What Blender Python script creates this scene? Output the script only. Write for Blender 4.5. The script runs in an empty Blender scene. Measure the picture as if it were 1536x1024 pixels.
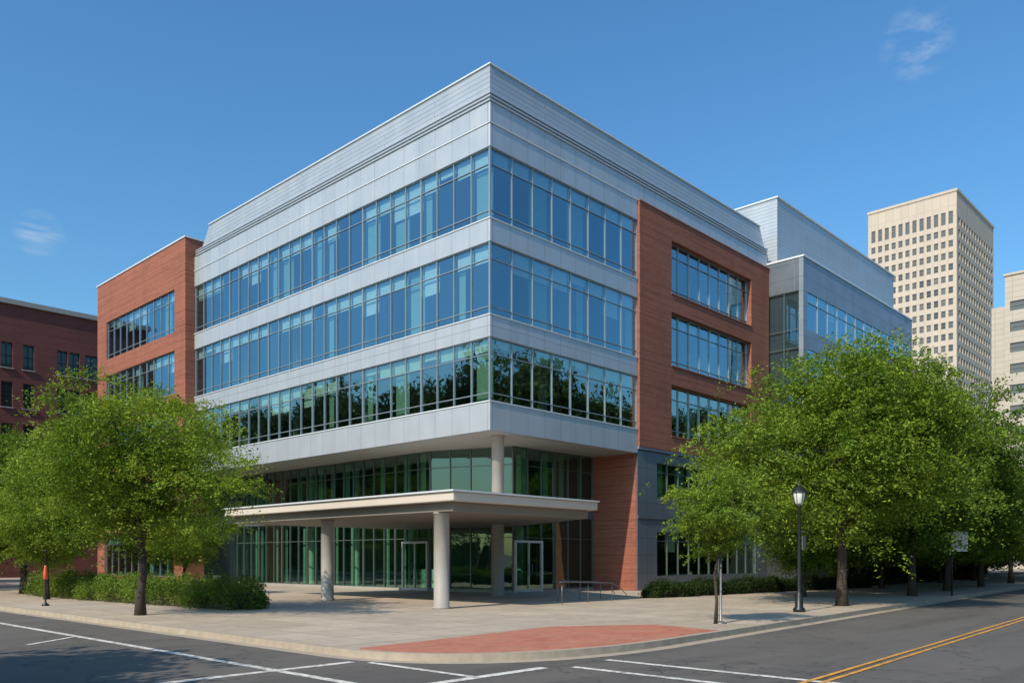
import bpy, math, random
import numpy as np
from mathutils import Vector, Matrix
random.seed(7); np.random.seed(7)
scene=bpy.context.scene
COL=scene.collection

# ---------------------------------------------------------------- materials
def newmat(name):
    m=bpy.data.materials.new(name); m.use_nodes=True
    nt=m.node_tree; nt.nodes.clear()
    out=nt.nodes.new('ShaderNodeOutputMaterial')
    return m,nt,out
def N(nt,t,**kw):
    n=nt.nodes.new(t)
    for k,v in kw.items(): setattr(n,k,v)
    return n
def L(nt,a,b): nt.links.new(a,b)
def rgba(c): return (c[0],c[1],c[2],1)
def math_(nt,op,a,b=None,c=None):
    n=N(nt,'ShaderNodeMath',operation=op)
    for i,x in enumerate((a,b,c)):
        if x is None: continue
        if isinstance(x,(int,float)): n.inputs[i].default_value=x
        else: L(nt,x,n.inputs[i])
    return n.outputs[0]
def mixc(nt,f,a,b,bt='MIX'):
    n=N(nt,'ShaderNodeMix',data_type='RGBA',blend_type=bt)
    for s,x in ((n.inputs[0],f),(n.inputs[6],a),(n.inputs[7],b)):
        if isinstance(x,(int,float)): s.default_value=x
        elif isinstance(x,tuple): s.default_value=rgba(x)
        else: L(nt,x,s)
    return n.outputs[2]
def ramp(nt,v,lo,hi,a=0.0,b=1.0):
    n=N(nt,'ShaderNodeMapRange'); L(nt,v,n.inputs[0])
    n.inputs[1].default_value=lo;n.inputs[2].default_value=hi;n.inputs[3].default_value=a;n.inputs[4].default_value=b
    return n.outputs[0]
def noise(nt,vec,scale,detail=4,rough=.55):
    n=N(nt,'ShaderNodeTexNoise'); n.inputs['Scale'].default_value=scale
    n.inputs['Detail'].default_value=detail; n.inputs['Roughness'].default_value=rough
    if vec is not None: L(nt,vec,n.inputs['Vector'])
    return n.outputs['Fac']
def objco(nt): return N(nt,'ShaderNodeTexCoord').outputs['Object']
def wallvec(nt,co,sx=1,sz=1):
    s=N(nt,'ShaderNodeSeparateXYZ'); L(nt,co,s.inputs[0])
    xy=math_(nt,'ADD',s.outputs[0],s.outputs[1])
    c=N(nt,'ShaderNodeCombineXYZ')
    L(nt,math_(nt,'MULTIPLY',xy,sx),c.inputs[0]); L(nt,math_(nt,'MULTIPLY',s.outputs[2],sz),c.inputs[1])
    return c.outputs[0]
def principled(nt,out,col,rough=.6,metal=0.0,bump=None,bs=.1,bd=.02):
    p=N(nt,'ShaderNodeBsdfPrincipled')
    if isinstance(col,tuple): p.inputs['Base Color'].default_value=rgba(col)
    else: L(nt,col,p.inputs['Base Color'])
    if isinstance(rough,(int,float)): p.inputs['Roughness'].default_value=rough
    else: L(nt,rough,p.inputs['Roughness'])
    p.inputs['Metallic'].default_value=metal
    if bump is not None:
        b=N(nt,'ShaderNodeBump'); b.inputs['Strength'].default_value=bs; b.inputs['Distance'].default_value=bd
        L(nt,bump,b.inputs['Height']); L(nt,b.outputs[0],p.inputs['Normal'])
    L(nt,p.outputs[0],out.inputs[0]); return p
def plain(name,col,rough=.6,metal=0.0,var=.12,scale=3):
    m,nt,out=newmat(name); co=objco(nt)
    f=noise(nt,co,scale,5)
    c=mixc(nt,f,tuple(x*(1-var) for x in col),tuple(min(1,x*(1+var)) for x in col))
    principled(nt,out,c,rough,metal); return m
def panel(name,base,bw,bh,offset=0.0,mortar=.02,dark=.35,rough=.38,metal=.35,var=.035,off=(0,0),streak=.3):
    m,nt,out=newmat(name); co=objco(nt); v=wallvec(nt,co)
    mp=N(nt,'ShaderNodeMapping'); L(nt,v,mp.inputs[0]); mp.inputs[1].default_value=(off[0],off[1],0)
    br=N(nt,'ShaderNodeTexBrick'); L(nt,mp.outputs[0],br.inputs['Vector'])
    br.offset=offset; br.inputs['Scale'].default_value=1
    br.inputs['Brick Width'].default_value=bw; br.inputs['Row Height'].default_value=bh
    br.inputs['Mortar Size'].default_value=mortar; br.inputs['Mortar Smooth'].default_value=.1
    br.inputs['Color1'].default_value=rgba(tuple(x*(1-var) for x in base)); br.inputs['Color2'].default_value=rgba(tuple(x*(1+var) for x in base))
    br.inputs['Mortar'].default_value=rgba(tuple(x*dark for x in base))
    st=noise(nt,wallvec(nt,co,1.5,.12),1.0,5)
    c=mixc(nt,ramp(nt,st,.3,.75,0,streak),br.outputs['Color'],tuple(x*.62 for x in base))
    inv=math_(nt,'SUBTRACT',1,br.outputs['Fac'])
    rg=ramp(nt,noise(nt,co,.8,3),.3,.7,rough-.08,rough+.12)
    principled(nt,out,c,rg,metal,inv,.3,.015); return m
def brickmat(name,c1,c2,mort,w=.24,h=.08,streak=.5,band=.25):
    m,nt,out=newmat(name); co=objco(nt); v=wallvec(nt,co)
    br=N(nt,'ShaderNodeTexBrick'); L(nt,v,br.inputs['Vector']); br.inputs['Scale'].default_value=1
    br.inputs['Brick Width'].default_value=w; br.inputs['Row Height'].default_value=h; br.inputs['Mortar Size'].default_value=.006
    br.inputs['Color1'].default_value=rgba(c1);br.inputs['Color2'].default_value=rgba(c2);br.inputs['Mortar'].default_value=rgba(mort)
    bb=N(nt,'ShaderNodeTexBrick'); L(nt,v,bb.inputs['Vector']); bb.offset=.37; bb.inputs['Scale'].default_value=1
    bb.inputs['Brick Width'].default_value=5.6; bb.inputs['Row Height'].default_value=.48; bb.inputs['Mortar Size'].default_value=.020
    s1=noise(nt,wallvec(nt,co,.16,7.5),1.0,6,.65)
    c=mixc(nt,ramp(nt,s1,.48,.68,0,streak),br.outputs['Color'],tuple(x*.42 for x in c2))
    s2=noise(nt,wallvec(nt,co,.25,.5),1.0,4)
    c=mixc(nt,ramp(nt,s2,.3,.75,0,.4),c,tuple(min(1,x*1.15) for x in c1))
    s3=noise(nt,wallvec(nt,co,.5,.07),1.0,5)
    c=mixc(nt,ramp(nt,s3,.5,.75,0,.35),c,tuple(x*.55 for x in c2))
    c=mixc(nt,math_(nt,'MULTIPLY',bb.outputs['Fac'],band),c,tuple(x*.30 for x in c2))
    principled(nt,out,c,.85,0,math_(nt,'SUBTRACT',1,br.outputs['Fac']),.2,.008); return m
def glassmat(name,tint,refl,fac0=.30,fac1=.95,wob=.004):
    m,nt,out=newmat(name); co=objco(nt)
    tr=N(nt,'ShaderNodeBsdfTransparent'); tr.inputs[0].default_value=rgba(tint)
    gl=N(nt,'ShaderNodeBsdfGlossy'); gl.inputs['Roughness'].default_value=.01
    g=N(nt,'ShaderNodeNewGeometry')
    L(nt,mixc(nt,g.outputs['Random Per Island'],tuple(x*.74 for x in refl),refl),gl.inputs[0])
    b=N(nt,'ShaderNodeBump'); b.inputs['Strength'].default_value=.35; b.inputs['Distance'].default_value=wob
    L(nt,noise(nt,co,1.3,2),b.inputs['Height']); L(nt,b.outputs[0],gl.inputs['Normal'])
    lw=N(nt,'ShaderNodeLayerWeight'); lw.inputs[0].default_value=.35
    f=ramp(nt,lw.outputs['Facing'],0,1,fac0,fac1)
    mx=N(nt,'ShaderNodeMixShader'); L(nt,f,mx.inputs[0]); L(nt,tr.outputs[0],mx.inputs[1]); L(nt,gl.outputs[0],mx.inputs[2])
    L(nt,mx.outputs[0],out.inputs[0]); return m

M={}
M['panel']=panel('metal_panel',(.455,.485,.53),1.16,3.3,mortar=.012,dark=.5,off=(0,1.2),streak=.3)
M['louvre']=panel('metal_louvre',(.42,.455,.50),7.6,.235,offset=.5,mortar=.014,dark=.5,streak=.22)
M['cornice']=plain('cornice_metal',(.43,.465,.51),.4,.35,.05)
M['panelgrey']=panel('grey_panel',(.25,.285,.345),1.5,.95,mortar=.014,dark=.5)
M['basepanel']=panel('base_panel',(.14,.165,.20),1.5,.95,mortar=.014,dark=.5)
M['baseshade']=panel('shade_painted_base_panel',(.05,.058,.06),1.5,.95,mortar=.014,dark=.5)  # tree shade at the wing foot put into the panel colour
M['cap']=plain('white_metal_cap',(.62,.65,.68),.4,.2,.05)
M['groove']=plain('dark_groove',(.20,.215,.24),.6)
M['brick']=brickmat('terracotta_brick',(.315,.108,.066),(.24,.078,.050),(.20,.082,.058),streak=.7,band=.42)
M['oldbrick']=brickmat('dark_red_brick',(.165,.046,.036),(.11,.032,.028),(.10,.05,.045),band=.1)
M['frame']=plain('aluminium_frame',(.31,.355,.395),.35,.5,.06)
M['framedark']=plain('dark_frame',(.14,.17,.165),.4,.5,.06)
M['frameblack']=plain('black_frame',(.03,.045,.04),.5,0,.06)
M['doorframe']=plain('bright_aluminium',(.62,.63,.63),.35,.3,.05)
M['glass']=glassmat('blue_glass',(.60,.76,.76),(.50,.76,.90),.26,.90)
M['glassmid']=glassmat('teal_glass',(.52,.68,.60),(.66,.84,.86),.26,.86)
M['glasslow']=glassmat('green_glass',(.42,.64,.52),(.60,.80,.73),.12,.66)
M['blind']=plain('blind_fabric',(.82,.86,.84),.9,0,.1)
M['curtain']=plain('curtain_fabric',(.34,.50,.42),.9,0,.1)
M['core']=plain('interior_wall',(.10,.135,.12),.9,0,.35,.5)
M['slab']=plain('interior_slab',(.34,.34,.32),.9,0,.1)
M['soffit']=plain('white_soffit',(.36,.355,.35),.6,0,.05)
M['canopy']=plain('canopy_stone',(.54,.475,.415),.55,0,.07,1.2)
M['canopyunder']=plain('canopy_underside',(.20,.175,.155),.6,0,.08,1.2)  # canopy stone darkened, shade under the slab put into the colour
M['column']=plain('column_concrete',(.30,.28,.26),.6,0,.16,2)
M['dark']=plain('dark_metal',(.025,.028,.03),.4,.5,.1)
M['galv']=plain('grey_metal',(.20,.21,.22),.4,.6,.1)
M['lampglass']=plain('lamp_glass',(.75,.75,.72),.25,0,.04)
M['orange']=plain('orange_red_paint',(.62,.08,.03),.4)
M['sign']=plain('sign_face',(.62,.60,.56),.5)
M['white']=plain('grey_trim',(.30,.28,.26),.5)

def stone(name,base,jw=3,jh=1.7,js=.05):
    m,nt,out=newmat(name); co=objco(nt); v=wallvec(nt,co)
    br=N(nt,'ShaderNodeTexBrick'); L(nt,v,br.inputs['Vector']); br.offset=0
    br.inputs['Scale'].default_value=1
    br.inputs['Brick Width'].default_value=jw; br.inputs['Row Height'].default_value=jh; br.inputs['Mortar Size'].default_value=js
    br.inputs['Color1'].default_value=rgba(tuple(x*.93 for x in base));br.inputs['Color2'].default_value=rgba(base);br.inputs['Mortar'].default_value=rgba(tuple(x*.7 for x in base))
    c=mixc(nt,ramp(nt,noise(nt,wallvec(nt,co,.4,.05),1,5),.3,.75,0,.3),br.outputs['Color'],tuple(x*.75 for x in base))
    principled(nt,out,c,.85); return m
M['tower']=stone('beige_concrete',(.50,.43,.365),2.0,3.05)
M['tower2']=stone('pale_limestone',(.45,.40,.345),2,1)

def asphalt():
    m,nt,out=newmat('asphalt'); co=objco(nt)
    g=noise(nt,co,60,3,.7); a=noise(nt,co,.35,5,.6); s=noise(nt,co,3,4)
    c=mixc(nt,g,(.050,.045,.040),(.145,.130,.115))
    c=mixc(nt,ramp(nt,a,.35,.7,0,.6),c,(.130,.114,.101))
    mp=N(nt,'ShaderNodeMapping'); L(nt,co,mp.inputs[0]); mp.inputs[3].default_value=(.08,.9,1); mp.inputs[2].default_value=(0,0,-.06)
    c=mixc(nt,ramp(nt,noise(nt,mp.outputs[0],1,4),.48,.72,0,.6),c,(.052,.047,.043))
    c=mixc(nt,ramp(nt,s,.58,.70,0,.45),c,(.045,.041,.038))
    vo=N(nt,'ShaderNodeTexVoronoi',feature='DISTANCE_TO_EDGE'); vo.inputs['Scale'].default_value=.2
    w=N(nt,'ShaderNodeVectorMath',operation='ADD'); L(nt,co,w.inputs[0])
    nn=N(nt,'ShaderNodeTexNoise'); nn.inputs['Scale'].default_value=.9; nn.inputs['Detail'].default_value=5; L(nt,co,nn.inputs['Vector'])
    sc=N(nt,'ShaderNodeVectorMath',operation='SCALE'); L(nt,nn.outputs['Color'],sc.inputs[0]); sc.inputs['Scale'].default_value=2.2
    L(nt,sc.outputs[0],w.inputs[1]); L(nt,w.outputs[0],vo.inputs['Vector'])
    c=mixc(nt,ramp(nt,vo.outputs['Distance'],0,.006,.8,0),c,(.022,.021,.020))
    principled(nt,out,c,.82,0,g,.25,.01); return m
M['asphalt']=asphalt()
def concrete():
    m,nt,out=newmat('pavement_concrete'); co=objco(nt)
    br=N(nt,'ShaderNodeTexBrick'); L(nt,co,br.inputs['Vector']); br.offset=0
    br.inputs['Scale'].default_value=1; br.inputs['Brick Width'].default_value=1.55; br.inputs['Row Height'].default_value=1.55
    br.inputs['Mortar Size'].default_value=.018
    br.inputs['Color1'].default_value=rgba((.40,.33,.26));br.inputs['Color2'].default_value=rgba((.51,.425,.335));br.inputs['Mortar'].default_value=rgba((.17,.14,.115))
    a=noise(nt,co,.5,6,.6); g=noise(nt,co,25,3,.7); s=noise(nt,co,2.2,5,.65); t=noise(nt,co,.9,7,.7)
    c=mixc(nt,ramp(nt,a,.35,.7,0,.5),br.outputs['Color'],(.31,.25,.195))
    c=mixc(nt,ramp(nt,s,.52,.72,0,.55),c,(.22,.178,.14))
    c=mixc(nt,ramp(nt,t,.60,.70,0,.45),c,(.15,.125,.10))
    c=mixc(nt,ramp(nt,g,.3,.7,0,.22),c,(.18,.15,.125))
    principled(nt,out,c,.85,0,g,.15,.01); return m
M['concrete']=concrete()
def pavers():
    m,nt,out=newmat('red_pavers'); co=objco(nt)
    br=N(nt,'ShaderNodeTexBrick'); L(nt,co,br.inputs['Vector'])
    br.inputs['Scale'].default_value=1; br.inputs['Brick Width'].default_value=.22; br.inputs['Row Height'].default_value=.11; br.inputs['Mortar Size'].default_value=.006
    br.inputs['Color1'].default_value=rgba((.46,.145,.080));br.inputs['Color2'].default_value=rgba((.33,.095,.055));br.inputs['Mortar'].default_value=rgba((.24,.14,.10))
    a=noise(nt,co,1.2,6,.6)
    c=mixc(nt,ramp(nt,a,.35,.7,0,.55),br.outputs['Color'],(.42,.21,.145))
    c=mixc(nt,ramp(nt,noise(nt,co,.7,6,.7),.55,.72,0,.45),c,(.20,.085,.055))
    principled(nt,out,c,.85,0,br.outputs['Fac'],.1,.01); return m
M['pavers']=pavers()
def paint(name,col,under=(.085,.078,.070)):
    m,nt,out=newmat(name); co=objco(nt)
    w=noise(nt,co,7,7,.7); w2=noise(nt,co,.7,3)
    f=math_(nt,'ADD',w,math_(nt,'MULTIPLY',w2,.25))
    c=mixc(nt,ramp(nt,f,.56,.82,0,.9),col,under)
    principled(nt,out,c,.7); return m
M['wpaint']=paint('white_road_paint',(.70,.67,.62)); M['ypaint']=paint('yellow_road_paint',(.66,.31,.035))
M['kerb']=plain('kerb_stone',(.34,.285,.225),.8,0,.35,4)
M['soil']=plain('ground_soil',(.10,.095,.07),.9,0,.3,.3)
def bark():
    m,nt,out=newmat('bark'); co=objco(nt)
    mp=N(nt,'ShaderNodeMapping'); L(nt,co,mp.inputs[0]); mp.inputs[3].default_value=(14,14,2)
    f=noise(nt,mp.outputs[0],1,6,.7)
    c=mixc(nt,f,(.018,.013,.010),(.075,.056,.042)); principled(nt,out,c,.9,0,f,.6,.03); return m
M['bark']=bark()
def leaf(name,d,l,tr=.32):
    m,nt,out=newmat(name); co=objco(nt)
    g=N(nt,'ShaderNodeNewGeometry'); r=g.outputs['Random Per Island']
    n=noise(nt,co,.9,3)
    f=math_(nt,'ADD',math_(nt,'MULTIPLY',r,.35),math_(nt,'MULTIPLY',ramp(nt,n,.35,.65),.65))
    c=mixc(nt,f,d,l)
    df=N(nt,'ShaderNodeBsdfPrincipled'); L(nt,c,df.inputs['Base Color']); df.inputs['Roughness'].default_value=.6
    df.inputs['Specular IOR Level'].default_value=.12
    tl=N(nt,'ShaderNodeBsdfTranslucent'); L(nt,mixc(nt,1.0,c,(1.45,1.35,.4),'MULTIPLY'),tl.inputs[0])
    mx=N(nt,'ShaderNodeMixShader'); mx.inputs[0].default_value=tr
    L(nt,df.outputs[0],mx.inputs[1]);L(nt,tl.outputs[0],mx.inputs[2]);L(nt,mx.outputs[0],out.inputs[0]); return m
M['leaf']=leaf('leaves_green',(.060,.125,.016),(.26,.35,.045))
M['leaf2']=leaf('leaves_deep_green',(.042,.088,.014),(.165,.25,.036))
M['leaf3']=leaf('leaves_distant',(.03,.055,.02),(.085,.13,.04),.2)
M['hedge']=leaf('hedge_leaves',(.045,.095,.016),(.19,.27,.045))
M['hedge2']=leaf('shaded_hedge_leaves',(.010,.024,.008),(.036,.062,.015),.2)  # darkened copy of the hedge leaves, tree shade put into the colour

# ---------------------------------------------------------------- mesh builder
class MB:
    def __init__(s): s.v=[]; s.f=[]
    def quad(s,*p):
        i=len(s.v); s.v+= [tuple(q) for q in p]; s.f.append(tuple(range(i,i+len(p))))
    def hexa(s,p):
        i=len(s.v); s.v+=[tuple(q) for q in p]
        for f in ((0,3,2,1),(4,5,6,7),(0,1,5,4),(1,2,6,5),(2,3,7,6),(3,0,4,7)): s.f.append(tuple(i+k for k in f))
    def box(s,x0,x1,y0,y1,z0,z1):
        s.hexa([(x0,y0,z0),(x1,y0,z0),(x1,y1,z0),(x0,y1,z0),(x0,y0,z1),(x1,y0,z1),(x1,y1,z1),(x0,y1,z1)])
    def prism(s,poly,z0,z1):
        i=len(s.v); n=len(poly)
        s.v+=[(p[0],p[1],z0) for p in poly]+[(p[0],p[1],z1) for p in poly]
        s.f.append(tuple(range(i+n-1,i-1,-1))); s.f.append(tuple(range(i+n,i+2*n)))
        for k in range(n):
            j=(k+1)%n; s.f.append((i+k,i+j,i+n+j,i+n+k))
    def tube(s,pts,rad,n=8,cap=True):
        pts=[Vector(p) for p in pts]; rings=[]
        for k,p in enumerate(pts):
            d=(pts[min(k+1,len(pts)-1)]-pts[max(k-1,0)])
            if d.length<1e-6: d=Vector((0,0,1))
            d.normalize(); a=Vector((1,0,0)) if abs(d.x)<.9 else Vector((0,1,0))
            x=d.cross(a).normalized(); y=d.cross(x)
            r=rad[k] if isinstance(rad,(list,tuple)) else rad
            i=len(s.v); rings.append(i)
            for t in range(n):
                an=2*math.pi*t/n; s.v.append(tuple(p+x*math.cos(an)*r+y*math.sin(an)*r))
        for a,b in zip(rings,rings[1:]):
            for t in range(n):
                u=(t+1)%n; s.f.append((a+t,a+u,b+u,b+t))
        if cap:
            s.f.append(tuple(rings[0]+t for t in range(n)[::-1])); s.f.append(tuple(rings[-1]+t for t in range(n)))
    def lathe(s,c,prof,n=16):
        s.tube([(c[0],c[1],c[2]+z) for r,z in prof],[r for r,z in prof],n)
    def obj(s,name,mat,parent=None,smooth=False,off=(0,0,0),bevel=0,label=None):
        me=bpy.data.meshes.new(name)
        vs=[(a-off[0],b-off[1],c-off[2]) for a,b,c in s.v]
        me.from_pydata(vs,[],s.f); 
        import bmesh
        bm=bmesh.new(); bm.from_mesh(me); bmesh.ops.recalc_face_normals(bm,faces=bm.faces) if len(s.f)>1 else None
        bm.to_mesh(me); bm.free()
        me.materials.append(mat)
        if smooth:
            for p in me.polygons: p.use_smooth=True
        o=bpy.data.objects.new(name,me); COL.objects.link(o)
        if parent: o.parent=parent
        if bevel:
            b=o.modifiers.new('b','BEVEL'); b.width=bevel; b.segments=2; b.limit_method='ANGLE'
        if label: o['label']=label
        return o
def root(name,loc,label,cat,group=None):
    e=bpy.data.objects.new(name,None); e.location=loc; COL.objects.link(e); e.empty_display_size=.5
    e['label']=label; e['category']=cat
    if group: e['group']=group
    return e

class F:   # facade frame: s along wall, d inward
    def __init__(s,p0,p1,n):
        s.p0=Vector((p0[0],p0[1],0)); d=Vector((p1[0]-p0[0],p1[1]-p0[1],0)); s.len=d.length; s.d=d.normalized(); s.n=Vector((n[0],n[1],0)).normalized()
    def P(s,a,d,z): q=s.p0+s.d*a+s.n*d; return (q.x,q.y,z)
    def box(s,mb,a0,a1,d0,d1,z0,z1):
        P=s.P
        mb.hexa([P(a0,d0,z0),P(a1,d0,z0),P(a1,d1,z0),P(a0,d1,z0),P(a0,d0,z1),P(a1,d0,z1),P(a1,d1,z1),P(a0,d1,z1)])
    def quad(s,mb,a0,a1,d,z0,z1):
        P=s.P; mb.quad(P(a0,d,z0),P(a1,d,z0),P(a1,d,z1),P(a0,d,z1))
def wall_open(fr,mb,s0,s1,z0,z1,d0,d1,ops):
    zs=sorted({z0,z1}|{o[2] for o in ops}|{o[3] for o in ops}); zs=[z for z in zs if z0<=z<=z1]
    for a,b in zip(zs,zs[1:]):
        zc=(a+b)/2; cut=sorted((o[0],o[1]) for o in ops if o[2]<zc<o[3]); c=s0
        for (p,q) in cut:
            if p>c+1e-4: fr.box(mb,c,p,d0,d1,a,b)
            c=max(c,q)
        if c<s1-1e-4: fr.box(mb,c,s1,d0,d1,a,b)
def window(parent,fr,a0,a1,z0,z1,n,trans=(),gm='glass',fm='frame',w=.042,d0=-.02,d1=.10,gd=.04,blind=.85,off=(0,0,0),full=.12):
    fb=MB(); e=.038
    fr.box(fb,a0,a0+e,d0,d1,z0,z1); fr.box(fb,a1-e,a1,d0,d1,z0,z1)
    fr.box(fb,a0+e,a1-e,d0,d1,z0,z0+e); fr.box(fb,a0+e,a1-e,d0,d1,z1-e,z1)
    st=(a1-a0)/n
    for k in range(1,n):
        c=a0+k*st; fr.box(fb,c-w/2,c+w/2,d0,d1,z0+e,z1-e)
    for t in trans:
        z=z0+t if t>0 else z1+t
        for k in range(n): 
            l=a0+k*st+(e if k==0 else w/2); r=a0+(k+1)*st-(e if k==n-1 else w/2)
            fr.box(fb,l,r,d0+.012,d1-.012,z-.018,z+.018)
    wo=fb.obj('window',M[fm],parent,off=off)
    gb=MB()
    for k in range(n):
        P=fr.P; j=[random.uniform(-.008,.008) for _ in range(4)]
        l=a0+k*st+.02; r=a0+(k+1)*st-.02
        gb.quad(P(l,gd+j[0],z0+.02),P(r,gd+j[1],z0+.02),P(r,gd+j[2],z1-.02),P(l,gd+j[3],z1-.02))
    gb.obj('glass',M[gm],wo,off=off)
    if blind>0:
        base=random.choice([.2,.24,.24,.3])
        for k in range(n):
            l=a0+k*st+.05; r=a0+(k+1)*st-.05
            h=(z1-z0)
            if random.random()<blind:
                q=random.choice([base,base,base,base,.45,.12]); bb=MB(); fr.quad(bb,l,r,gd+.16,z1-h*q,z1-.03); bb.obj('blind',M['blind'],wo,off=off)
            if random.random()<full:
                cb=MB(); fr.quad(cb,l if random.random()<.5 else (l+r)/2+.1,r,gd+.26,z0+.03,z1-.04); cb.obj('curtain',M['curtain'],wo,off=off)
    return wo

# ================================================================ OFFICE BUILDING
B=root('office_building',(0,0,0),'five-storey silver metal, brick and blue glass office building on street corner','building')
def part(mb,name,mat,**k): return mb.obj(name,M[mat],B,**k)
LV=27.9; RU=11.14; RE=26.0
FL=F((0,0),(0,LV),(1,0)); FR=F((0,0),(RE,0),(0,1))
bands=[(7.38,8.64),(11.5,12.46),(15.7,16.7),(19.88,20.90)]
rows=[(8.64,11.5),(12.46,15.7),(16.7,19.88)]
def Lpoly(o,i,lv=LV-.02,ru=RU): return [(-o,-o),(ru,-o),(ru,i),(i,i),(i,lv),(-o,lv)]
for z0,z1 in bands:
    mb=MB(); mb.prism(Lpoly(.08,.3),z0,z1); part(mb,'spandrel_wall','panel',bevel=.015)
    mb=MB(); mb.prism(Lpoly(.12,.1,ru=RU-.005),z1-.0,z1+.05); part(mb,'sill','cap')
mb=MB(); mb.prism([(-.04,-.04),(RE,-.04),(RE,.5),(.5,.5),(.5,LV-.02),(-.04,LV-.02)],20.90,20.98); part(mb,'shadow_gap','groove')
mb=MB(); mb.prism([(-.08,-.08),(RE,-.08),(RE,.6),(.6,.6),(.6,LV-.02),(-.08,LV-.02)],20.98,21.86); part(mb,'upper_wall','panel',bevel=.015)
mb=MB()
for o,z0,z1 in ((.14,21.86,21.93),(.06,21.93,22.02),(.15,22.02,22.09),(.07,22.09,22.17),(.16,22.17,22.22)):
    mb.prism([(-o,-o),(RE-.1,-o),(RE-.1,.6),(.6,.6),(.6,LV-.3),(-o,LV-.3)],z0,z1)
part(mb,'cornice','cornice')
def para(z0,z1,o0,o1,e0,e1,r0,r1):
    mb=MB(); A=[]
    for z,o,e,r in ((z0,o0,e0,r0),(z1,o1,e1,r1)):
        A.append([(o,o,z),(RE+.2-r,o,z),(RE+.2-r,.9,z),(.9,.9,z),(.9,LV-.8-e,z),(o,LV-.8-e,z)])
    mb.v+=A[0]+A[1]
    mb.f.append((5,4,3,2,1,0)); mb.f.append(tuple(range(6,12)))
    for k in range(6): j=(k+1)%6; mb.f.append((k,j,6+j,6+k))
    return mb
part(para(22.22,23.58,.04,.08,0,1.0,.3,1.0),'parapet','louvre')
part(para(23.58,23.65,.02,.02,.96,.96,.95,.95),'coping','cap')
for ri,(z0,z1) in enumerate(rows):
    gm='glassmid' if ri==0 else 'glass'; fu=.16
    for k in range(6): window(B,FL,.03+k*(LV-.05)/6,.03+(k+1)*(LV-.05)/6,z0+.05,z1,4,(.36,-.72),gm=gm,full=fu)
    for k in range(2): window(B,FR,.03+k*(RU-.03)/2,.03+(k+1)*(RU-.03)/2,z0+.05,z1,4,(.36,-.72),gm=gm,full=fu+.12)
    mb=MB(); mb.box(-.05,.03,-.05,.03,z0+.05,z1); part(mb,'corner_post','frame')
mb=MB(); mb.prism([(0,0),(RU,0),(RU,8),(8,8),(8,LV-.02),(0,LV-.02)],7.40,7.62); part(mb,'soffit','soffit')
for z0,z1 in ((11.75,12.2),(15.95,16.4),(20.1,20.6)):
    mb=MB(); mb.prism([(.3,.3),(RE-.3,.3),(RE-.3,8),(8,8),(8,LV),(.3,LV)],z0,z1); part(mb,'floor_slab','slab')
mb=MB(); mb.box(8,25.9,8,42.5,.02,20.6); part(mb,'interior_core','core')
mb=MB(); mb.box(.3,25.9,.3,42.9,20.64,20.88); part(mb,'roof','groove')
for u,v in ((2.2,12),(2.2,19),(2.2,25),(6,2.2)):
    for (a,b) in ((8.64,11.75),(12.2,15.95),(16.4,20.1)):
        mb=MB(); mb.lathe((u,v,a),[(.25,0),(.25,b-a)],12); part(mb,'interior_column','soffit')
# ---- right brick block
ops=[(14.25,23.56,8.64,11.5),(14.25,23.56,12.6,15.6),(14.25,23.56,16.66,19.62)]
mb=MB(); wall_open(FR,mb,RU,RE,7.75,20.88,-.20,.35,ops); part(mb,'brick_wall','brick')
mb=MB(); mb.box(RU-.02,RE+.02,-.24,.3,20.885,20.96); part(mb,'brick_coping','brick')
for a0,a1,z0,z1 in ops:
    gm='glassmid' if z0<9 else 'glass'
    window(B,FR,a0,(a0+a1)/2,z0,z1,4,(.36,-.72),d0=.10,d1=.24,gd=.17,gm=gm,blind=.4)
    window(B,FR,(a0+a1)/2,a1,z0,z1,4,(.36,-.72),d0=.10,d1=.24,gd=.17,gm=gm,blind=.4)
    mb=MB(); mb.box(a0-.05,a1+.05,-.25,.09,z0-.07,z0-.003); part(mb,'sill','brick')
ops=[(13.0,24.4,5.1,7.0),(13.0,24.4,.75,3.2)]
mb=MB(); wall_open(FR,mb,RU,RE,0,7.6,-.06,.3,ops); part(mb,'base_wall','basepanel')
mb=MB(); mb.box(RU,RE,-.16,.2,7.6,7.75); part(mb,'base_coping','panelgrey')
mb=MB(); mb.box(RU-.003,RE,-.12,-.063,3.9,4.05); part(mb,'base_moulding','basepanel')
for a0,a1,z0,z1 in ops:
    for k in range(2): window(B,FR,a0+k*5.7,a0+(k+1)*5.7,z0,z1,5,(-.5,),gm='glasslow',fm='framedark',d0=0,d1=.12,gd=.06,blind=.2)
mb=MB(); mb.box(RU-.02,RU+.33,.3,2.94,0,7.4); part(mb,'brick_return_wall','brick')
mb=MB(); mb.box(RU-.02,RU,-.0,.297,0,7.4); part(mb,'brick_return_wall','brick')
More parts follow.
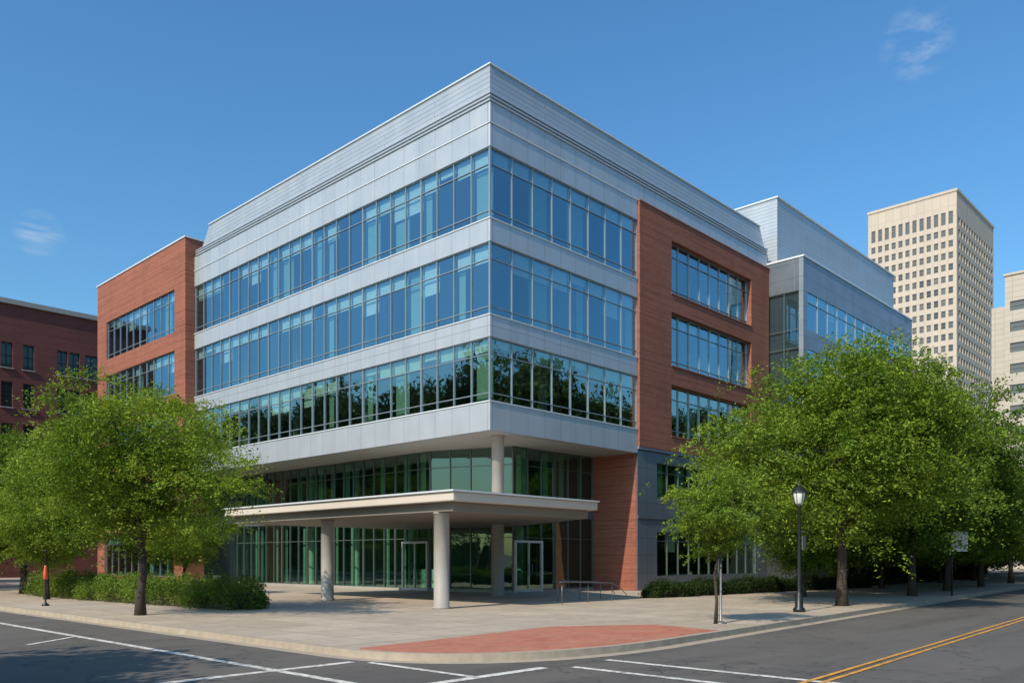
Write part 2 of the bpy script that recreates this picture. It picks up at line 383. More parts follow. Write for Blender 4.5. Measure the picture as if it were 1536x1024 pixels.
# ---- recessed lobby glazing, two storeys
segs=[(F((3.0,LV),(3.0,7.5),(1,0)),7,3),(F((3.0,7.5),(4.6,2.94),(.94,.33)),1,4),(F((4.6,2.94),(RU-.02,2.94),(0,1)),2,3)]
for fr,nw,npn in segs:
    for k in range(nw):
        a0=fr.len*k/nw; a1=fr.len*(k+1)/nw
        window(B,fr,a0+.01,a1-.01,4.45,7.39,npn,(-.9,),gm='glasslow',fm='framedark',blind=0)
        window(B,fr,a0+.01,a1-.01,.12,3.95,npn,(-1.15,),gm='glasslow',fm='framedark' ,blind=0)
    mb=MB(); fr.box(mb,0,fr.len,-.05,.3,3.95,4.45); part(mb,'spandrel_wall','basepanel')
    mb=MB(); fr.box(mb,0,fr.len,-.07,.25,0,.12); part(mb,'plinth','column')
mb=MB(); mb.prism([(3.3,LV),(3.3,7.8),(4.9,3.3),(RU-.1,3.3),(RU-.1,8),(8,8),(8,LV)],3.98,4.4); part(mb,'floor_slab','slab')
mb=MB(); mb.prism([(3.3,LV),(3.3,7.8),(4.9,3.3),(RU-.1,3.3),(RU-.1,8),(8,8),(8,LV)],.004,.03); part(mb,'lobby_floor','slab')
for u,v in ((5.2,12),(5.2,17),(5.2,22),(7.5,5.2)):
    mb=MB(); mb.lathe((u,v,.03),[(.22,0),(.22,3.93)],12); part(mb,'interior_column','blind')
    mb=MB(); mb.lathe((u,v,4.42),[(.22,0),(.22,2.95)],12); part(mb,'interior_column','blind')
for s in (1.4,2.2,4.1,5.2,7.3,9.6,10.9,12.4,15.8,17.9,19.3):
    mb=MB(); segs[0][0].quad(mb,s,s+.45,.3,4.5,7.3); part(mb,'curtain','curtain')
    mb=MB(); segs[0][0].quad(mb,s+.5,s+.75,.34,.2,3.9); part(mb,'curtain','curtain')
for s in (.9,2.6,3.9,5.5):
    mb=MB(); segs[2][0].quad(mb,s,s+.4,.3,4.5,7.3); part(mb,'curtain','curtain')
mb=MB(); mb.box(6.0,6.7,10,13,.03,1.1); mb2=part(mb,'reception_desk','blind',bevel=.02)
def door(fr,c,wd=2.0,h=2.65):
    mb=MB()
    for s in (-1,1): fr.box(mb,c+s*wd/2-.055,c+s*wd/2+.055,-.16,-.04,.0,h)
    fr.box(mb,c-wd/2+.055,c+wd/2-.055,-.16,-.04,h-.12,h); fr.box(mb,c-.03,c+.03,-.15,-.05,.02,h-.12)
    for s in (-1,1):
        a,b=(c-wd/2+.055,c-.03) if s<0 else (c+.03,c+wd/2-.055)
        fr.box(mb,a,b,-.14,-.06,.02,.16)
    d=mb.obj('door',M['doorframe'],B)
    g=MB(); fr.quad(g,c-wd/2+.05,c+wd/2-.05,-.09,.16,h-.1); g.obj('glass',M['glasslow'],d)
    for s in (-1,1):
        hb=MB(); x=c+s*.14
        hb.tube([fr.P(x,-.14,.85),fr.P(x,-.22,.88),fr.P(x,-.22,1.45),fr.P(x,-.14,1.48)],.018,8); hb.obj('handle',M['galv'],d,smooth=True)
door(segs[0][0],LV-8.6); door(segs[2][0],1.05,2.0)
# ---- entrance canopy and columns
cp=[(-7.6,-5.9),(.1,-5.9),(4.5,2.85),(2.9,7.4),(2.9,9.4),(-7.6,9.4)]
mb=MB(); mb.prism(cp,3.62,3.92); cn=part(mb,'canopy','canopy',bevel=.03)
mb=MB(); mb.prism([(-7.68,-5.98),(.12,-5.98),(.12,-5.6),(-7.3,-5.6),(-7.3,9.42),(-7.68,9.42)],3.925,3.985); mb.obj('canopy_edge',M['cap'],cn)
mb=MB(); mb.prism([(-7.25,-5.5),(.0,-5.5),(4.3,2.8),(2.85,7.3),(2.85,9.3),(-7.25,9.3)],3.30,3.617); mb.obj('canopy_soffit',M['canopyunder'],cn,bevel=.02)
def column(u,v,h,r=.27):
    mb=MB(); mb.lathe((u,v,0),[(r+.05,0),(r+.05,.06),(r,.08),(r,h-.06),(r+.03,h-.05),(r+.03,h)],28)
    o=mb.obj('column',M['column'],B); 
    for p in o.data.polygons: p.use_smooth=len(p.vertices)==4
    return o
column(-6.95,-4.6,3.30); column(-6.3,3.2,3.30,.26); column(1.6,1.08,7.4,.29); 
# ---- left brick wing
W0=-.7; FW=F((W0,0),(W0,43),(1,0))
ops=[(29.5,41.2,8.7,11.6),(29.5,41.2,12.9,15.8),(29.5,41.2,17.05,19.95),(29.6,41.6,.5,3.6),(29.6,41.6,4.9,7.2)]
mb=MB(); wall_open(FW,mb,LV,43,0,23.05,0,.35,ops); mb.box(W0+.35,.6,LV,LV+.35,0,23.05); part(mb,'brick_wall','brick')
mb=MB(); mb.prism([(W0-.06,LV-.06),(1.2,LV-.06),(1.2,43.06),(W0-.06,43.06)],23.05,23.15); part(mb,'brick_coping','cap')
for a0,a1,z0,z1 in ops:
    for k in range(2):
        h=(a1-a0)/2; window(B,FW,a0+k*h,a0+(k+1)*h,z0,z1,5,(.36,-.72) if z0>8 else (-.8,),gm='glass' if z0>8 else 'glasslow',d0=.1,d1=.22,gd=.15)
for z0,z1 in ((11.8,12.4),(15.95,16.4),(20.1,20.6),(7.4,8),(4,4.6)):
    mb=MB(); mb.box(-.3,8,LV+.4,42.7,z0,z1); part(mb,'floor_slab','slab')
mb=MB(); mb.box(-.35,20,42.65,43,0,23.04); part(mb,'end_wall','brick')
mb=MB(); mb.box(.62,.9,LV,42.6,20.9,23.04); part(mb,'parapet_wall','brick')
mb=MB(); mb.box(3.0,8,LV+.36,LV+.6,0,20.6); part(mb,'interior_partition','core')
mb=MB(); mb.box(2.9,3.2,LV+.62,42.6,0,20.6); part(mb,'interior_partition','core')
# ---- right metal and glass wing
WV=-2.56; WE=46.4
FS=F((RE,WV),(WE,WV),(0,1)); FE=F((RE,0),(RE,WV),(1,0))
ops=[(.6,19.8,z0,z1) for z0,z1 in ((1,3.6),(5,7.6),(9,11.6),(12.9,15.4),(16.6,19.1))]
mb=MB(); wall_open(FS,mb,0,WE-RE,8,21.2,0,.3,ops[2:]); part(mb,'wing_wall','panelgrey')
mb=MB(); wall_open(FS,mb,0,WE-RE,0,7.997,0,.3,ops[:2]); part(mb,'wing_base_wall','baseshade')  # lower part of the wing wall, split off to carry painted shade
for a0,a1,z0,z1 in ops:
    for k in range(3): h=(a1-a0)/3; window(B,FS,a0+k*h,a0+(k+1)*h,z0,z1,4,(-.7,),gm='glass' if z0>8 else 'glasslow',fm='frame' if z0>8 else 'framedark',d0=.0,d1=.12,gd=.06,blind=.4 if z0>8 else 0)
ops2=[(.06,2.4,5,7.6),(.06,2.4,9,19.1)]
mb=MB(); wall_open(FE,mb,0.0,2.56-.003,8,21.2,.003,.25,ops2[1:]); part(mb,'wing_end_wall','basepanel')
mb=MB(); wall_open(FE,mb,0.0,2.56-.003,0,7.997,.003,.25,ops2[:1]); part(mb,'wing_base_wall','baseshade')
window(B,FE,.06,2.4,5,7.6,2,(-.7,),d0=.03,d1=.14,gd=.08,blind=0,fm='framedark')
window(B,FE,.06,2.4,9,19.1,2,(2.5,3.9,6.4,7.6),d0=.03,d1=.14,gd=.08,blind=0,fm='framedark')
for a0,a1,z0,z1 in ops2:
    mb=MB(); FE.quad(mb,a0,a1,.2,z0,z1); part(mb,'backing_panel','basepanel')
mb=MB(); mb.box(RE-.05,WE+.05,WV-.06,8,21.203,21.32); part(mb,'wing_coping','cap')
for z in (4.2,8,12,15.9,19.6):
    mb=MB(); mb.box(RE+.32,WE,WV+.35,8,z,z+.4); part(mb,'floor_slab','slab')
mb=MB(); mb.box(RE+.3,WE,5,30,0,21.1); part(mb,'wing_core','core')
mb=MB(); mb.box(WE-.3,WE,WV+.31,4.9,0,21.19); part(mb,'wing_back_wall','basepanel')
mb=MB(); mb.box(26.56,48.1,-.5,16,21.33,25.75); part(mb,'penthouse_wall','louvre')
mb=MB(); mb.box(26.48,48.2,-.58,16.1,25.753,25.85); part(mb,'penthouse_coping','cap')
mb=MB(); mb.box(30,34,6,9,25.86,26.2); part(mb,'rooftop_unit','panelgrey')

# ================================================================ OTHER BUILDINGS
m,nt,out=newmat('green_window_glass')
p=principled(nt,out,(.020,.040,.034),.08,0); p.inputs['IOR'].default_value=1.6
M['opaque']=m
m,nt,out=newmat('haze_tinted_glass')  # lighter glass tone with the distance haze put into its colour
g_=N(nt,'ShaderNodeNewGeometry')
p=principled(nt,out,mixc(nt,g_.outputs['Random Per Island'],(.05,.055,.06),(.15,.15,.145)),.15,0)
M['haze']=m
def block(name,label,u0,u1,v0,v1,h,mat,wins_v,wins_u,capmat='white',mull=True,cap=.45,fm='framedark',gm='opaque'):
    off=(u0,v0,0)
    r=root(name,off,label,'building')
    f1=F((u0,v0),(u1,v0),(0,1)); f2=F((u0,v0),(u0,v1),(1,0))
    mb=MB(); t=.45
    wall_open(f1,mb,0,u1-u0,0,h,0,t,wins_v); 
    wall_open(f2,mb,t,v1-v0,0,h,0,t,wins_u)
    mb.box(u0+t+1.2,u1,v0+t+1.2,v1,.0,h-.01); mb.box(u0+t,u1-.01,v0+t,v1-.01,h-.4,h-.005)
    mb.obj('wall',M[mat],r,off=off)
    mb=MB(); mb.prism([(u0-.2,v0-.2),(u1+.2,v0-.2),(u1+.2,v1+.2),(u0-.2,v1+.2)],h+.002,h+cap); mb.obj('coping',M[capmat],r,off=off)
    lst=[(f1,o) for o in wins_v]+[(f2,o) for o in wins_u]
    lst.sort(key=lambda q:-q[1][3])
    rest=MB(); rf=MB()
    for i,(fr,(a0,a1,z0,z1)) in enumerate(lst):
        g=MB(); fr.quad(g,a0,a1,.25,z0,z1)
        fb=MB(); mm=(a0+a1)/2; e=min(.09,(a1-a0)*.06)
        tgt=fb if i<100 else rf
        if mull: fr.box(tgt,mm-e/2,mm+e/2,.16,.24,z0,z1)
        fr.box(tgt,a0,a1,.14,.23,z0,z0+.1); fr.box(tgt,a0,a1,.14,.23,z1-.1,z1)
        if (z1-z0)>1.3: fr.box(tgt,a0,a1,.16,.235,(z0+z1)/2-.03,(z0+z1)/2+.03)
        if i<100:
            w=fb.obj('window',M[fm],r,off=off)
            g.obj('glass',M[gm],w,off=off)
        else:
            n=len(rest.v); rest.v+=g.v; rest.f.append((n,n+1,n+2,n+3))
    if rest.f:
        o=rest.obj('window',M[gm],r,off=off); o['kind']='stuff'
        o=rf.obj('window_frame',M[fm],r,off=off); o['kind']='stuff'
    return r
wv=[]
for z in (4.6,8.2,11.8,15.6,19.2):
    for s in (9.2,11.0,13.9,15.0,16.4,19.2,22,24):
        wv.append((s,s+ .92 if s!=16.4 else s+1.3,z,z+2.3))
r=block('brick_building','dark red brick building with small paired windows and pale coping',-12,18,60,80,25.0,'oldbrick',wv,[(2+3*k,3.3+3*k,z,z+2) for k in range(5) for z in (4.6,8.2,11.8,15.6,19.2)],fm='frameblack')
for a0,a1,z0,z1 in wv[:]:
    mb=MB(); mb.box(-12+a0-.1,-12+a1+.1,59.88,59.997,z0-.12,z0-.02); mb.obj('sill',M['white'],r,off=(-12,60,0))
H=98; rowh=3.05
wu=[]
for i in range(27):
    z=H-8.2-i*rowh
    for k in range(12): 
        s=.9+k*1.81; wu.append((s,s+1.08,z,z+(1.75 if i else 3.3)))
wv=[]
for i in range(27):
    z=H-8.2-i*rowh
    for k in range(14):
        s=1.5+k*2.38; wv.append((s,s+1.5,z,z+1.8))
r=block('office_tower','tall beige concrete office tower with a dense grid of small windows',213.5,248.6,40.8,63.6,H,'tower',wv,wu,'tower',mull=False,cap=.7,gm='haze',fm='white')
off=(213.5,40.8,0)
mb=MB(); mb.box(215.5,246,63.65,66.4,0,H-11); mb.obj('lower_wing',M['tower'],r,off=off)
mb=MB(); mb.box(224,238,46,58,H+.72,H+2.0); mb.obj('rooftop_unit',M['tower2'],r,off=off)
wu=[(1.0+5.2*k,5.6+5.2*k,z,z+1.7) for k in range(5) for z in [5+3.7*i for i in range(12)]]
r=block('limestone_building','pale limestone office building with horizontal ribbon windows',143,185,-14,13.2,52,'tower2',[],wu,'tower2',gm='haze')
mb=MB(); mb.box(144,180,13.25,15.6,0,47.0); mb.obj('side_wing',M['tower2'],r,off=(143,-14,0))

# ================================================================ GROUND
def sheet(name,poly,z,mat,label,thick=0):
    mb=MB()
    if thick: mb.prism(poly,z-thick,z)
    else: mb.quad(*[(p[0],p[1],z) for p in poly])
    o=mb.obj(name,M[mat]); o['kind']='structure'; o['label']=label; o['category']=name.replace('_',' ').split()[-1]
    return o
sheet('ground',[(-2500,-2500),(2500,-2500),(2500,2500),(-2500,2500)],-.16,'soil','bare city ground reaching the horizon')
sheet('road',[(-60,-60),(420,-60),(420,420),(-60,420)],-.13,'asphalt','worn grey asphalt street intersection')
KR=.073
def kline(u): return -16.35+KR*(u+10)
pts=[(-16.95,400),(-16.95,60),(-16.95,20),(-16.95,-10),(-16.95,-12.8)]
p0=Vector((-16.95,-12.8)); p2=Vector((-10.6,kline(-10.6))); p1=Vector((-16.9,-16.95))
for i in range(1,17):
    t=i/16; q=p0*(1-t)**2+p1*2*t*(1-t)+p2*t*t; pts.append((q.x,q.y))
pts+=[(0,kline(0)),(30,kline(30)),(100,kline(100)),(410,kline(410))]
def offs(pts,d):
    o=[]
    for i,p in enumerate(pts):
        a=Vector(pts[max(i-1,0)]); b=Vector(pts[min(i+1,len(pts)-1)]); t=(b-a).normalized(); n=Vector((-t.y,t.x)); o.append((p[0]+n.x*d,p[1]+n.y*d))
    return o
inn=offs(pts,.16)
mb=MB()
for (a,b,c,d) in zip(pts,pts[1:],inn[1:],inn):
    mb.quad((a[0],a[1],.010),(b[0],b[1],.010),(c[0],c[1],.010),(d[0],d[1],.010)); mb.quad((a[0],a[1],-.15),(b[0],b[1],-.15),(b[0],b[1],.010),(a[0],a[1],.010))
o=mb.obj('kerb',M['kerb']); o['kind']='structure'; o['label']='pale stone kerb around the rounded street corner'; o['category']='kerb'
sheet('pavement',inn+[(410,400)],0,'concrete','warm grey concrete pavement and entrance plaza',.14)
g=offs(pts[2:-1],-.32)
mb=MB()
for (a,b,c,d) in zip(pts[2:-1],pts[3:],g[1:],g): mb.quad((a[0],a[1],-.126),(b[0],b[1],-.126),(c[0],c[1],-.126),(d[0],d[1],-.126))
o=mb.obj('gutter',M['kerb']); o['kind']='structure'; o['label']='concrete gutter strip along the kerb'; o['category']='gutter'
inner=offs(pts,.17)
apr=[(-16.6,-13.1),(-10.2,-12.4),(-7.9,-13.9),(-8.3,kline(-8.3)+.17)]+[q for q in inner[::-1] if -17<q[0]<-8.6 and q[1]<-13.2]
sheet('paved_path',apr,.006,'pavers','orange-red brick paved corner ramp')
sheet('pavement',[(-60,-23),(-27.6,-27.6+4),(-27.6,400),(-60,400)][::-1],0,'concrete','concrete pavement on far side of the street',.13)
sheet('pavement',[(-22,-60),(410,-60),(410,5),(-22,-27.4)],0,'concrete','concrete pavement on far side of the street',.13)
def mark(name,a,b,w,mat,label):
    a=Vector(a);b=Vector(b); t=(b-a).normalized(); n=Vector((-t.y,t.x))*w/2
    sheet(name,[(a-n)[:],(b-n)[:],(b+n)[:],(a+n)[:]],mark.z,mat,label); mark.z+=.0007
mark.z=-.1245
wl='worn white painted line on the asphalt'
mark('road_marking',(-18.9,40),(-18.9,-16.9),.17,'wpaint',wl)
mark('road_marking',(-17.35,-13.9),(-24.5,-14.1),.2,'wpaint',wl)
mark('road_marking',(-15.6,-16.9),(-24.5,-17.0),.2,'wpaint',wl)
mark('road_marking',(-17.2,-14.2),(-17.2,-16.8),.14,'wpaint',wl)
mark('road_marking',(-14.0,-17.0),(-14.0,-22.5),.17,'wpaint',wl)
mark('road_marking',(-15.2,-17.2),(-15.2,-24),.17,'wpaint',wl)
mark('road_marking',(-19.0,-5.2),(-20.4,-6.5),.13,'wpaint',wl)
yl='yellow double centre line painted on the asphalt'
for d in (0,.21): mark('road_marking',(-15.4,-21.1+d),(200,-21.1+d+.06*215),.085,'ypaint',yl)

# ================================================================ VEGETATION
def leafmesh(name,C,size,mat,up=.5):
    n=len(C); nr=np.random.normal(size=(n,3)); nr[:,2]=np.abs(nr[:,2])+up; nr/=np.linalg.norm(nr,axis=1)[:,None]
    a=np.random.normal(size=(n,3)); x=np.cross(nr,a); x/=np.linalg.norm(x,axis=1)[:,None]; y=np.cross(nr,x)
    s=(size*np.random.uniform(.6,1.35,n))[:,None]
    V=np.stack([C-x*s, C-y*s*.44+x*s*.1, C+x*s, C+y*s*.44+x*s*.1],1).reshape(-1,3)
    me=bpy.data.meshes.new(name); me.vertices.add(4*n); me.vertices.foreach_set('co',V.astype(np.float32).ravel())
    me.loops.add(4*n); me.loops.foreach_set('vertex_index',np.arange(4*n,dtype=np.int32))
    me.polygons.add(n); me.polygons.foreach_set('loop_start',np.arange(0,4*n,4,dtype=np.int32))
    try: me.polygons.foreach_set('loop_total',np.full(n,4,dtype=np.int32))
    except Exception: pass
    me.update(calc_edges=True); me.validate(); me.materials.append(mat); return me
def tree_meshes(seed,H,R,th,tr,nc,per,leaf,mat,low=None,sig=.15,sep=.17,lobe=.22,lim=.155):
    rs=random.Random(seed); rn=np.random.RandomState(seed); np.random.seed(seed)
    low=low if low is not None else th*.9
    cz=(H+low)/2; hz=(H-low)/2
    mb=MB(); wob=lambda k:rs.uniform(-k,k)
    tp=[(0,0,-.05),(wob(.03),wob(.03),th*.3),(wob(.08),wob(.08),th*.65),(wob(.1),wob(.1),th)]
    mb.tube(tp,[tr*1.45,tr*1.02,tr*.9,tr*.82],10)
    top=Vector(tp[-1]); limbs=[]
    nl=8
    for i in range(nl):
        an=2*math.pi*i/nl+wob(.35); 
        rr=R*rs.uniform(.5,.8) if i<nl-1 else R*.15
        e=Vector((math.cos(an)*rr,math.sin(an)*rr,cz+hz*rs.uniform(-.15,.6) if i<nl-1 else H-.15*hz))
        st=top-Vector((0,0,th*.14*rs.random())); P=[]
        c=st+Vector(((e.x-st.x)*.25,(e.y-st.y)*.25,(e.z-st.z)*.55))
        for k in range(8):
            t=k/7; q=st*(1-t)**2+c*2*t*(1-t)+e*t*t; w=.05*R*t
            P.append(q+Vector((wob(w),wob(w),wob(w))))
        rad=[tr*.62*(1-.82*k/7) for k in range(8)]
        mb.tube(P,rad,7); limbs.append((P,rad))
    C=[]; cl=[]
    lob=[(rs.uniform(0,6.28),rs.uniform(lobe*.5,lobe),k) for k in (2,3,5)]
    tries=0
    while len(cl)<nc and tries<14000:
        tries+=1
        d=rn.normal(size=3); d/=np.linalg.norm(d); r=rs.random()**.42
        an=math.atan2(d[1],d[0]); f=1+sum(a*math.sin(k*an+ph+d[2]*2) for ph,a,k in lob)*.8
        fl=1.0 if d[2]>-.1 else 1.0-.2*abs(d[2])
        p=np.array([d[0]*R*r*f*.88*fl,d[1]*R*r*f*.88*fl,cz+d[2]*hz*r*.92*(1+.12*math.sin(3*an+lob[0][0]))])
        if d[2]<-.2 and r<.45: continue
        if any(np.linalg.norm((p-q)*np.array([1,1,1.9]))<R*sep for q in cl): continue
        cl.append(p)
    for p in cl:
        pv=Vector(p); best=min(((pv-q).length+abs(min(0,pv.z-q.z))*1.5,j,k) for j,(P,_) in enumerate(limbs) for k,q in enumerate(P) if k>0)
        P,rad=limbs[best[1]]; q=P[best[2]]; r0=min(rad[best[2]]*.6,tr*.18)
        mid=(q+pv)/2+Vector((wob(.08*R),wob(.08*R),.05*R))
        mb.tube([q,mid,pv],[r0,r0*.6,r0*.2],5,cap=False)
        n=int(per*rs.uniform(.6,1.35)); k=rs.uniform(.72,1.25)
        s=R*sig*k
        m_=max(9,n//24)
        sub=rn.normal(size=(m_,3))*np.array([s*1.1,s*1.1,s*.36]); idx=rn.randint(0,m_,n)
        tw=rn.normal(size=(m_,3))*s*.6; tw[:,2]*=.3; tw[:,2]-=.12*s
        t=rn.uniform(-1,1,n)[:,None]
        g=sub[idx]+tw[idx]*t+rn.normal(size=(n,3))*s*lim*np.array([1,1,.8])
        g[:,2]-=.22*(g[:,0]**2+g[:,1]**2)/s*.45
        C.append(p+g)
    C=np.concatenate(C); lm=leafmesh('crown',C,leaf,mat)
    me=bpy.data.meshes.new('trunk'); me.from_pydata(mb.v,[],mb.f); me.materials.append(M['bark'])
    for p in me.polygons: p.use_smooth=True
    return me,lm
def tree(name,tm,loc,label,rz=0,sc=(1,1,1),group=None):
    r=root(name,loc,label,'tree',group); r.rotation_euler=(0,0,rz); r.scale=sc
    for nm,me in zip(('trunk','crown'),tm):
        o=bpy.data.objects.new(nm,me); COL.objects.link(o); o.parent=r
    return r
T1=tree_meshes(11,9.9,4.15,2.7,.18,190,820,.064,M['leaf'],low=2.3,sep=.185,lobe=.34)
T2=tree_meshes(23,7.35,3.25,2.1,.13,135,760,.048,M['leaf'],low=1.9,sep=.21,lobe=.38,sig=.14)
T3=tree_meshes(31,4.05,1.28,2.0,.04,80,460,.034,M['leaf'],low=1.7,sig=.17,sep=.20,lobe=.36)
T4=tree_meshes(47,9.5,4.2,2.6,.17,190,600,.084,M['leaf2'],low=1.9,sep=.18,lobe=.3)
T5=tree_meshes(59,9.6,4.4,2.0,.21,170,260,.16,M['leaf3'],low=.8,sig=.2)
gk='street trees along the kerb'
tree('street_tree',T2,(-15.5,-.5,0),'leafy green street tree with dark slender trunk beside hedge',.4,group=gk)
tree('street_tree',T4,(-12.8,19.6,0),'full green street tree beside clipped hedge',1.0,(.95,.95,.86),gk)
tree('street_tree',T1,(-14.0,12.5,0),'small bright green tree behind clipped hedge',2.0,(.56,.56,.58))
tree('street_tree',T2,(-6.5,20.5,0),'small bright green tree in front of brick wing',2.6,(.7,.7,.7))
tree('street_tree',T2,(-8.0,12.5,0),'small bright green tree in front of brick wing',3.6,(.55,.55,.6))
tree('street_tree',T4,(-14.6,31,0),'full green street tree further up the pavement',3.0,(1,1,1),gk)
tree('street_tree',T4,(-13.5,46,0),'full green street tree further up the pavement',4.0,(1,1,1),gk)
tree('young_tree',T3,(-6.5,-14.9,0),'young slender tree with small round crown at kerb',.9)
tree('street_tree',T1,(4.2,-13.9,0),'large bright green street tree at kerb beside lamp',0.2,(.97,.97,.98),gk)
tree('street_tree',T4,(14.7,-12.9,0),'full green street tree on pavement',1.9,(1.0,1.0,1.08),gk)
for i,(u,s,h) in enumerate(((22.5,.95,.92),(31,.95,.86),(41,.9,.84),(52,.95,.86),(64,.95,.86),(78,1.0,.9))):
    tree('street_tree',T1 if i in (2,4) else T4,(u,-12.7+.065*(u-14),0),'green street tree in shaded row along pavement',1.3*i+.5,(s,s,h),gk)
for i,(u,v) in enumerate(((100,8),(112,18),(122,2),(70,8),(95,30),(118,36),(92,-3),(57,-3),(66,-1),(76,0),(86,2),(105,-5))):
    tree('street_tree',T5,(u,v,0),'dark green tree further down the street',i,(1.1,1.1,.95),gk)
for i,(u,v) in enumerate(((10.5,-9.6),(17,-8.6),(24,-8.2),(31,-7.6),(38,-7.2),(47,-7))):
    s=.58 if i==0 else .74
    tree('street_tree',T4,(u,v,0),'green tree shading the side of the building',i*2+1,(s,s,s*.97),gk)
tree('street_tree',T5,(-29.6,-12.2,0),'tree across the street casting shade on asphalt',.7,(.8,.8,.8))
for i in range(13):
    s=random.uniform(2.3,2.8)
    tree('tall_tree',T5,(-40+random.uniform(-3,3),26+i*8.5,0),'tall tree across the street mirrored in the glass',i*1.1,(1.5,1.5,s),'tall trees mirrored in the glass')
for i in range(12):
    s=random.uniform(2.3,3.0)
    tree('tall_tree',T5,(26+i*7.5,-43+random.uniform(-2,2),0),'tall tree across the street mirrored in the glass',i*1.7,(1.6,1.6,s),'tall trees mirrored in the glass')
def hedge(line,w,h,label,dens=2600,size=.042,mat='hedge',irr=1.0):
    loc=(line[0][0],line[0][1],0); r=root('hedge',loc,label,'hedge'); core=MB(); C=[]
    for si,(a,b) in enumerate(zip(line,line[1:])):
        fr=F(a,b,(-(b[1]-a[1]),b[0]-a[0])); 
        c0=.6 if si==0 else 0; c1=.6 if si==len(line)-2 else 0
        fr.box(core,c0,fr.len-c1,-w/2+.4,w/2-.4,0,h*.55)
        n=int(fr.len*dens); s=np.random.uniform(0,fr.len,n); 
        th=np.random.uniform(0,math.pi,n); k=np.random.uniform(.68,1.04,n)
        d=np.sign(np.cos(th))*np.abs(np.cos(th))**.6*w/2*k; z=np.abs(np.sin(th))**.55*h*k
        lump=1+irr*(.13*np.sin(s*1.7)+.10*np.sin(s*4.3+d*3)+.07*np.sin(s*9.1+d*6))
        z*=lump; d*=1+irr*(.09*np.sin(s*2.9+1)+.08*np.sin(s*7))
        ends=np.ones(n)
        if si==0: ends=np.minimum(ends,np.sqrt(np.clip(s/.9,0.02,1)))
        if si==len(line)-2: ends=np.minimum(ends,np.sqrt(np.clip((fr.len-s)/.9,0.02,1)))
        d*=ends; z*=ends
        P0=np.array(fr.p0); C.append(P0+np.outer(s,np.array(fr.d))+np.outer(d,np.array(fr.n))+np.outer(z,[0,0,1])+np.random.normal(size=(n,3))*.055-np.array(loc))
    C=np.concatenate(C); C[:,2]=np.maximum(C[:,2],.03)
    me=leafmesh('foliage',C,size,M[mat],up=.3); o=bpy.data.objects.new('foliage',me); COL.objects.link(o); o.parent=r
    core.obj('inner_branches',M['bark'],r,off=loc)
hedge([(-11.7,-.6),(-12.3,8),(-12.6,17.5)],2.1,.92,'loosely clipped leafy green hedge along pavement',3000,.045,irr=1.3)
hedge([(4.4,-5.2),(14,-5.8),(26,-6.6)],1.2,.62,'low green hedge below the side windows, shade put in its leaf colour',2600,.045,'hedge2',1.6)
hedge([(26,-5),(46,-4.5),(58,-4)],2.5,2.4,'tall shrubs added to darken the foot of the side wing',1800,.09,'hedge2',1.2)  # shrubs added to darken the wing foot; leaf colour carries painted shade
hedge([(-44,10),(-44,140)],4,6,'tall hedge across the street mirrored in the glass',500,.16,'leaf3')
hedge([(12,-46),(120,-44)],4,6,'tall hedge across the street mirrored in the glass',500,.16,'leaf3')
# ================================================================ STREET FURNITURE
def furn(name,loc,label,cat,parts):
    r=root(name,loc,label,cat)
    for nm,mat,mb,sm in parts: mb.obj(nm,M[mat],r,smooth=sm)
    return r
a=MB(); a.lathe((0,0,0),[(.19,0),(.19,.10),(.13,.16),(.12,.5),(.085,.58),(.06,.7),(.05,2.0),(.042,3.35),(.07,3.4),(.05,3.46)],16)
b=MB(); b.lathe((0,0,3.46),[(.07,0),(.13,.05),(.19,.34),(.20,.38)],12)
c=MB(); c.lathe((0,0,3.85),[(.25,0),(.23,.04),(.13,.16),(.05,.22),(.03,.30),(.012,.36)],16)
for k in range(6):
    an=k*math.pi/3; c.tube([(.135*math.cos(an),.135*math.sin(an),3.50),(.205*math.cos(an),.205*math.sin(an),3.86)],.012,5)
d=MB(); d.tube([(0,0,2.55),(.28,-.05,2.6)],.018,6); d.box(.10,.34,-.08,-.05,2.0,2.45); d.tube([(0,0,2.05),(.2,-.04,2.05)],.014,6)
furn('street_lamp',(-.2,-14.3,0),'black post lamp with glass lantern at kerb','lamp',[('post','dark',a,True),('lantern_glass','lampglass',b,True),('lantern_roof','dark',c,False),('bracket_sign','galv',d,False)])
a=MB(); a.lathe((0,0,0),[(.13,0),(.13,.05),(.04,.12),(.028,.2),(.026,1.95),(.04,1.98),(.02,2.05)],12)
b=MB(); b.lathe((0,0,.95),[(.05,0),(.085,.05),(.075,.25),(.045,.45),(.02,.55)],12)
furn('marker_post',(-15.75,7.1,0),'slim dark post with orange-red marker at kerb','post',[('post','dark',a,True),('marker','orange',b,True)])
def signpost(loc,rz,h=3.0):
    a=MB(); a.tube([(0,0,-.02),(0,0,h)],.035,8)
    b=MB(); b.box(-.05,.65,-.075,-.045,h-.95,h-.05)
    r=furn('sign_post',loc,'dark pole carrying one small pale sign plate','sign',[('pole','dark',a,True),('sign_plate','sign',b,False)]); r.rotation_euler=(0,0,rz)
signpost((15.4,-14.4,0),-1.0)
a=MB(); a.lathe((0,0,-.02),[(.16,.02),(.15,.05),(.05,.08),(.03,.1),(.03,2.1)],12)
furn('tree_stake',(-6.35,-14.97,0),'grey metal stake supporting the young tree','post',[('post','galv',a,True)])
def rail(loc,rz,ln,label):
    r=root('handrail',loc,label,'handrail'); r.rotation_euler=(0,0,rz)
    for x in (0,ln/2,ln):
        a=MB(); a.tube([(x,0,-.02),(x,0,.82-.12*x/ln)],.016,8); a.obj('post',M['galv'],r,smooth=True)
    b=MB(); b.tube([(-.15,0,.82),(0,0,.85),(ln,0,.73),(ln+.6,0,.55),(ln+1.2,0,.2)],.018,8); b.obj('rail',M['galv'],r,smooth=True)
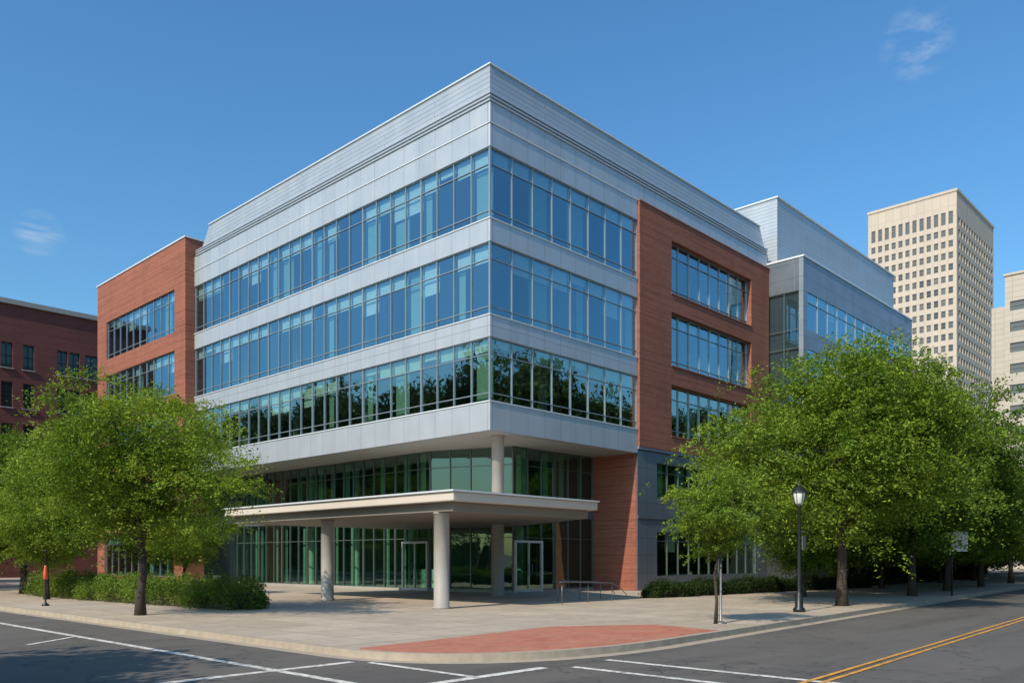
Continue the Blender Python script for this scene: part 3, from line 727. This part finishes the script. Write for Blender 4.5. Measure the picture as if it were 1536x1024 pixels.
rail((-2.2,-6.0,0),.1,3.6,'low thin grey tubular handrail beside entrance plaza')
rail((-.8,-4.6,0),.1,3.2,'low thin grey tubular handrail beside entrance plaza')

# ================================================================ CAMERA, LIGHT, WORLD
cam=bpy.data.cameras.new('camera'); co=bpy.data.objects.new('camera',cam); COL.objects.link(co)
co.location=(-26.24,-26.25,1.7); co.rotation_euler=(math.radians(90),0,math.radians(-46.49))
cam.lens=29.55; cam.sensor_width=36; cam.shift_y=.2122; cam.clip_end=6000; cam.clip_start=.1
scene.camera=co
el=math.radians(39); sx,sy=-.988,-.13; n_=math.hypot(sx,sy); sx/=n_; sy/=n_
sd=Vector((sx*math.cos(el),sy*math.cos(el),math.sin(el)))
sl=bpy.data.lights.new('sun','SUN'); sl.energy=5.0; sl.angle=math.radians(.5); sl.color=(1,.88,.71)
so=bpy.data.objects.new('sun',sl); COL.objects.link(so); so.rotation_euler=sd.to_track_quat('Z','Y').to_euler(); so.location=(-40,-30,60)
w=bpy.data.worlds.new('World'); scene.world=w; w.use_nodes=True; nt=w.node_tree; nt.nodes.clear()
out=N(nt,'ShaderNodeOutputWorld'); bg=N(nt,'ShaderNodeBackground'); L(nt,bg.outputs[0],out.inputs[0]); bg.inputs[1].default_value=.135
sky=N(nt,'ShaderNodeTexSky',sky_type='NISHITA'); sky.sun_disc=False; sky.sun_elevation=el; sky.sun_rotation=math.atan2(sx,sy)
sky.altitude=0; sky.air_density=1.25; sky.dust_density=1.6; sky.ozone_density=1.6
hs=N(nt,'ShaderNodeHueSaturation'); hs.inputs['Saturation'].default_value=1.18; L(nt,sky.outputs[0],hs.inputs['Color'])
skc=mixc(nt,1.0,hs.outputs[0],(.72,1.10,1.30),'MULTIPLY')
tc=N(nt,'ShaderNodeTexCoord'); gen=tc.outputs['Generated']
def spot(d,lo,hi):
    dp=N(nt,'ShaderNodeVectorMath',operation='DOT_PRODUCT'); L(nt,gen,dp.inputs[0]); dp.inputs[1].default_value=Vector(d).normalized()
    return ramp(nt,dp.outputs['Value'],lo,hi)
m1=math_(nt,'MULTIPLY',spot((.834,.268,.484),.9994,1.0),.42); m2=math_(nt,'MULTIPLY',spot((.279,.904,.318),.9997,.99998),.5)
mm=math_(nt,'MAXIMUM',m1,m2)
mp=N(nt,'ShaderNodeMapping'); L(nt,gen,mp.inputs[0]); mp.inputs[2].default_value=(.5,.6,.8); mp.inputs[3].default_value=(10,40,95)
cn_=noise(nt,mp.outputs[0],1.0,7,.6)
cl=math_(nt,'MULTIPLY',ramp(nt,cn_,.45,.8),mm)
c=mixc(nt,cl,skc,(5.4,5.9,6.3)); L(nt,c,bg.inputs[0])
scene.view_settings.view_transform='Standard'; scene.view_settings.look='None'; scene.view_settings.exposure=0
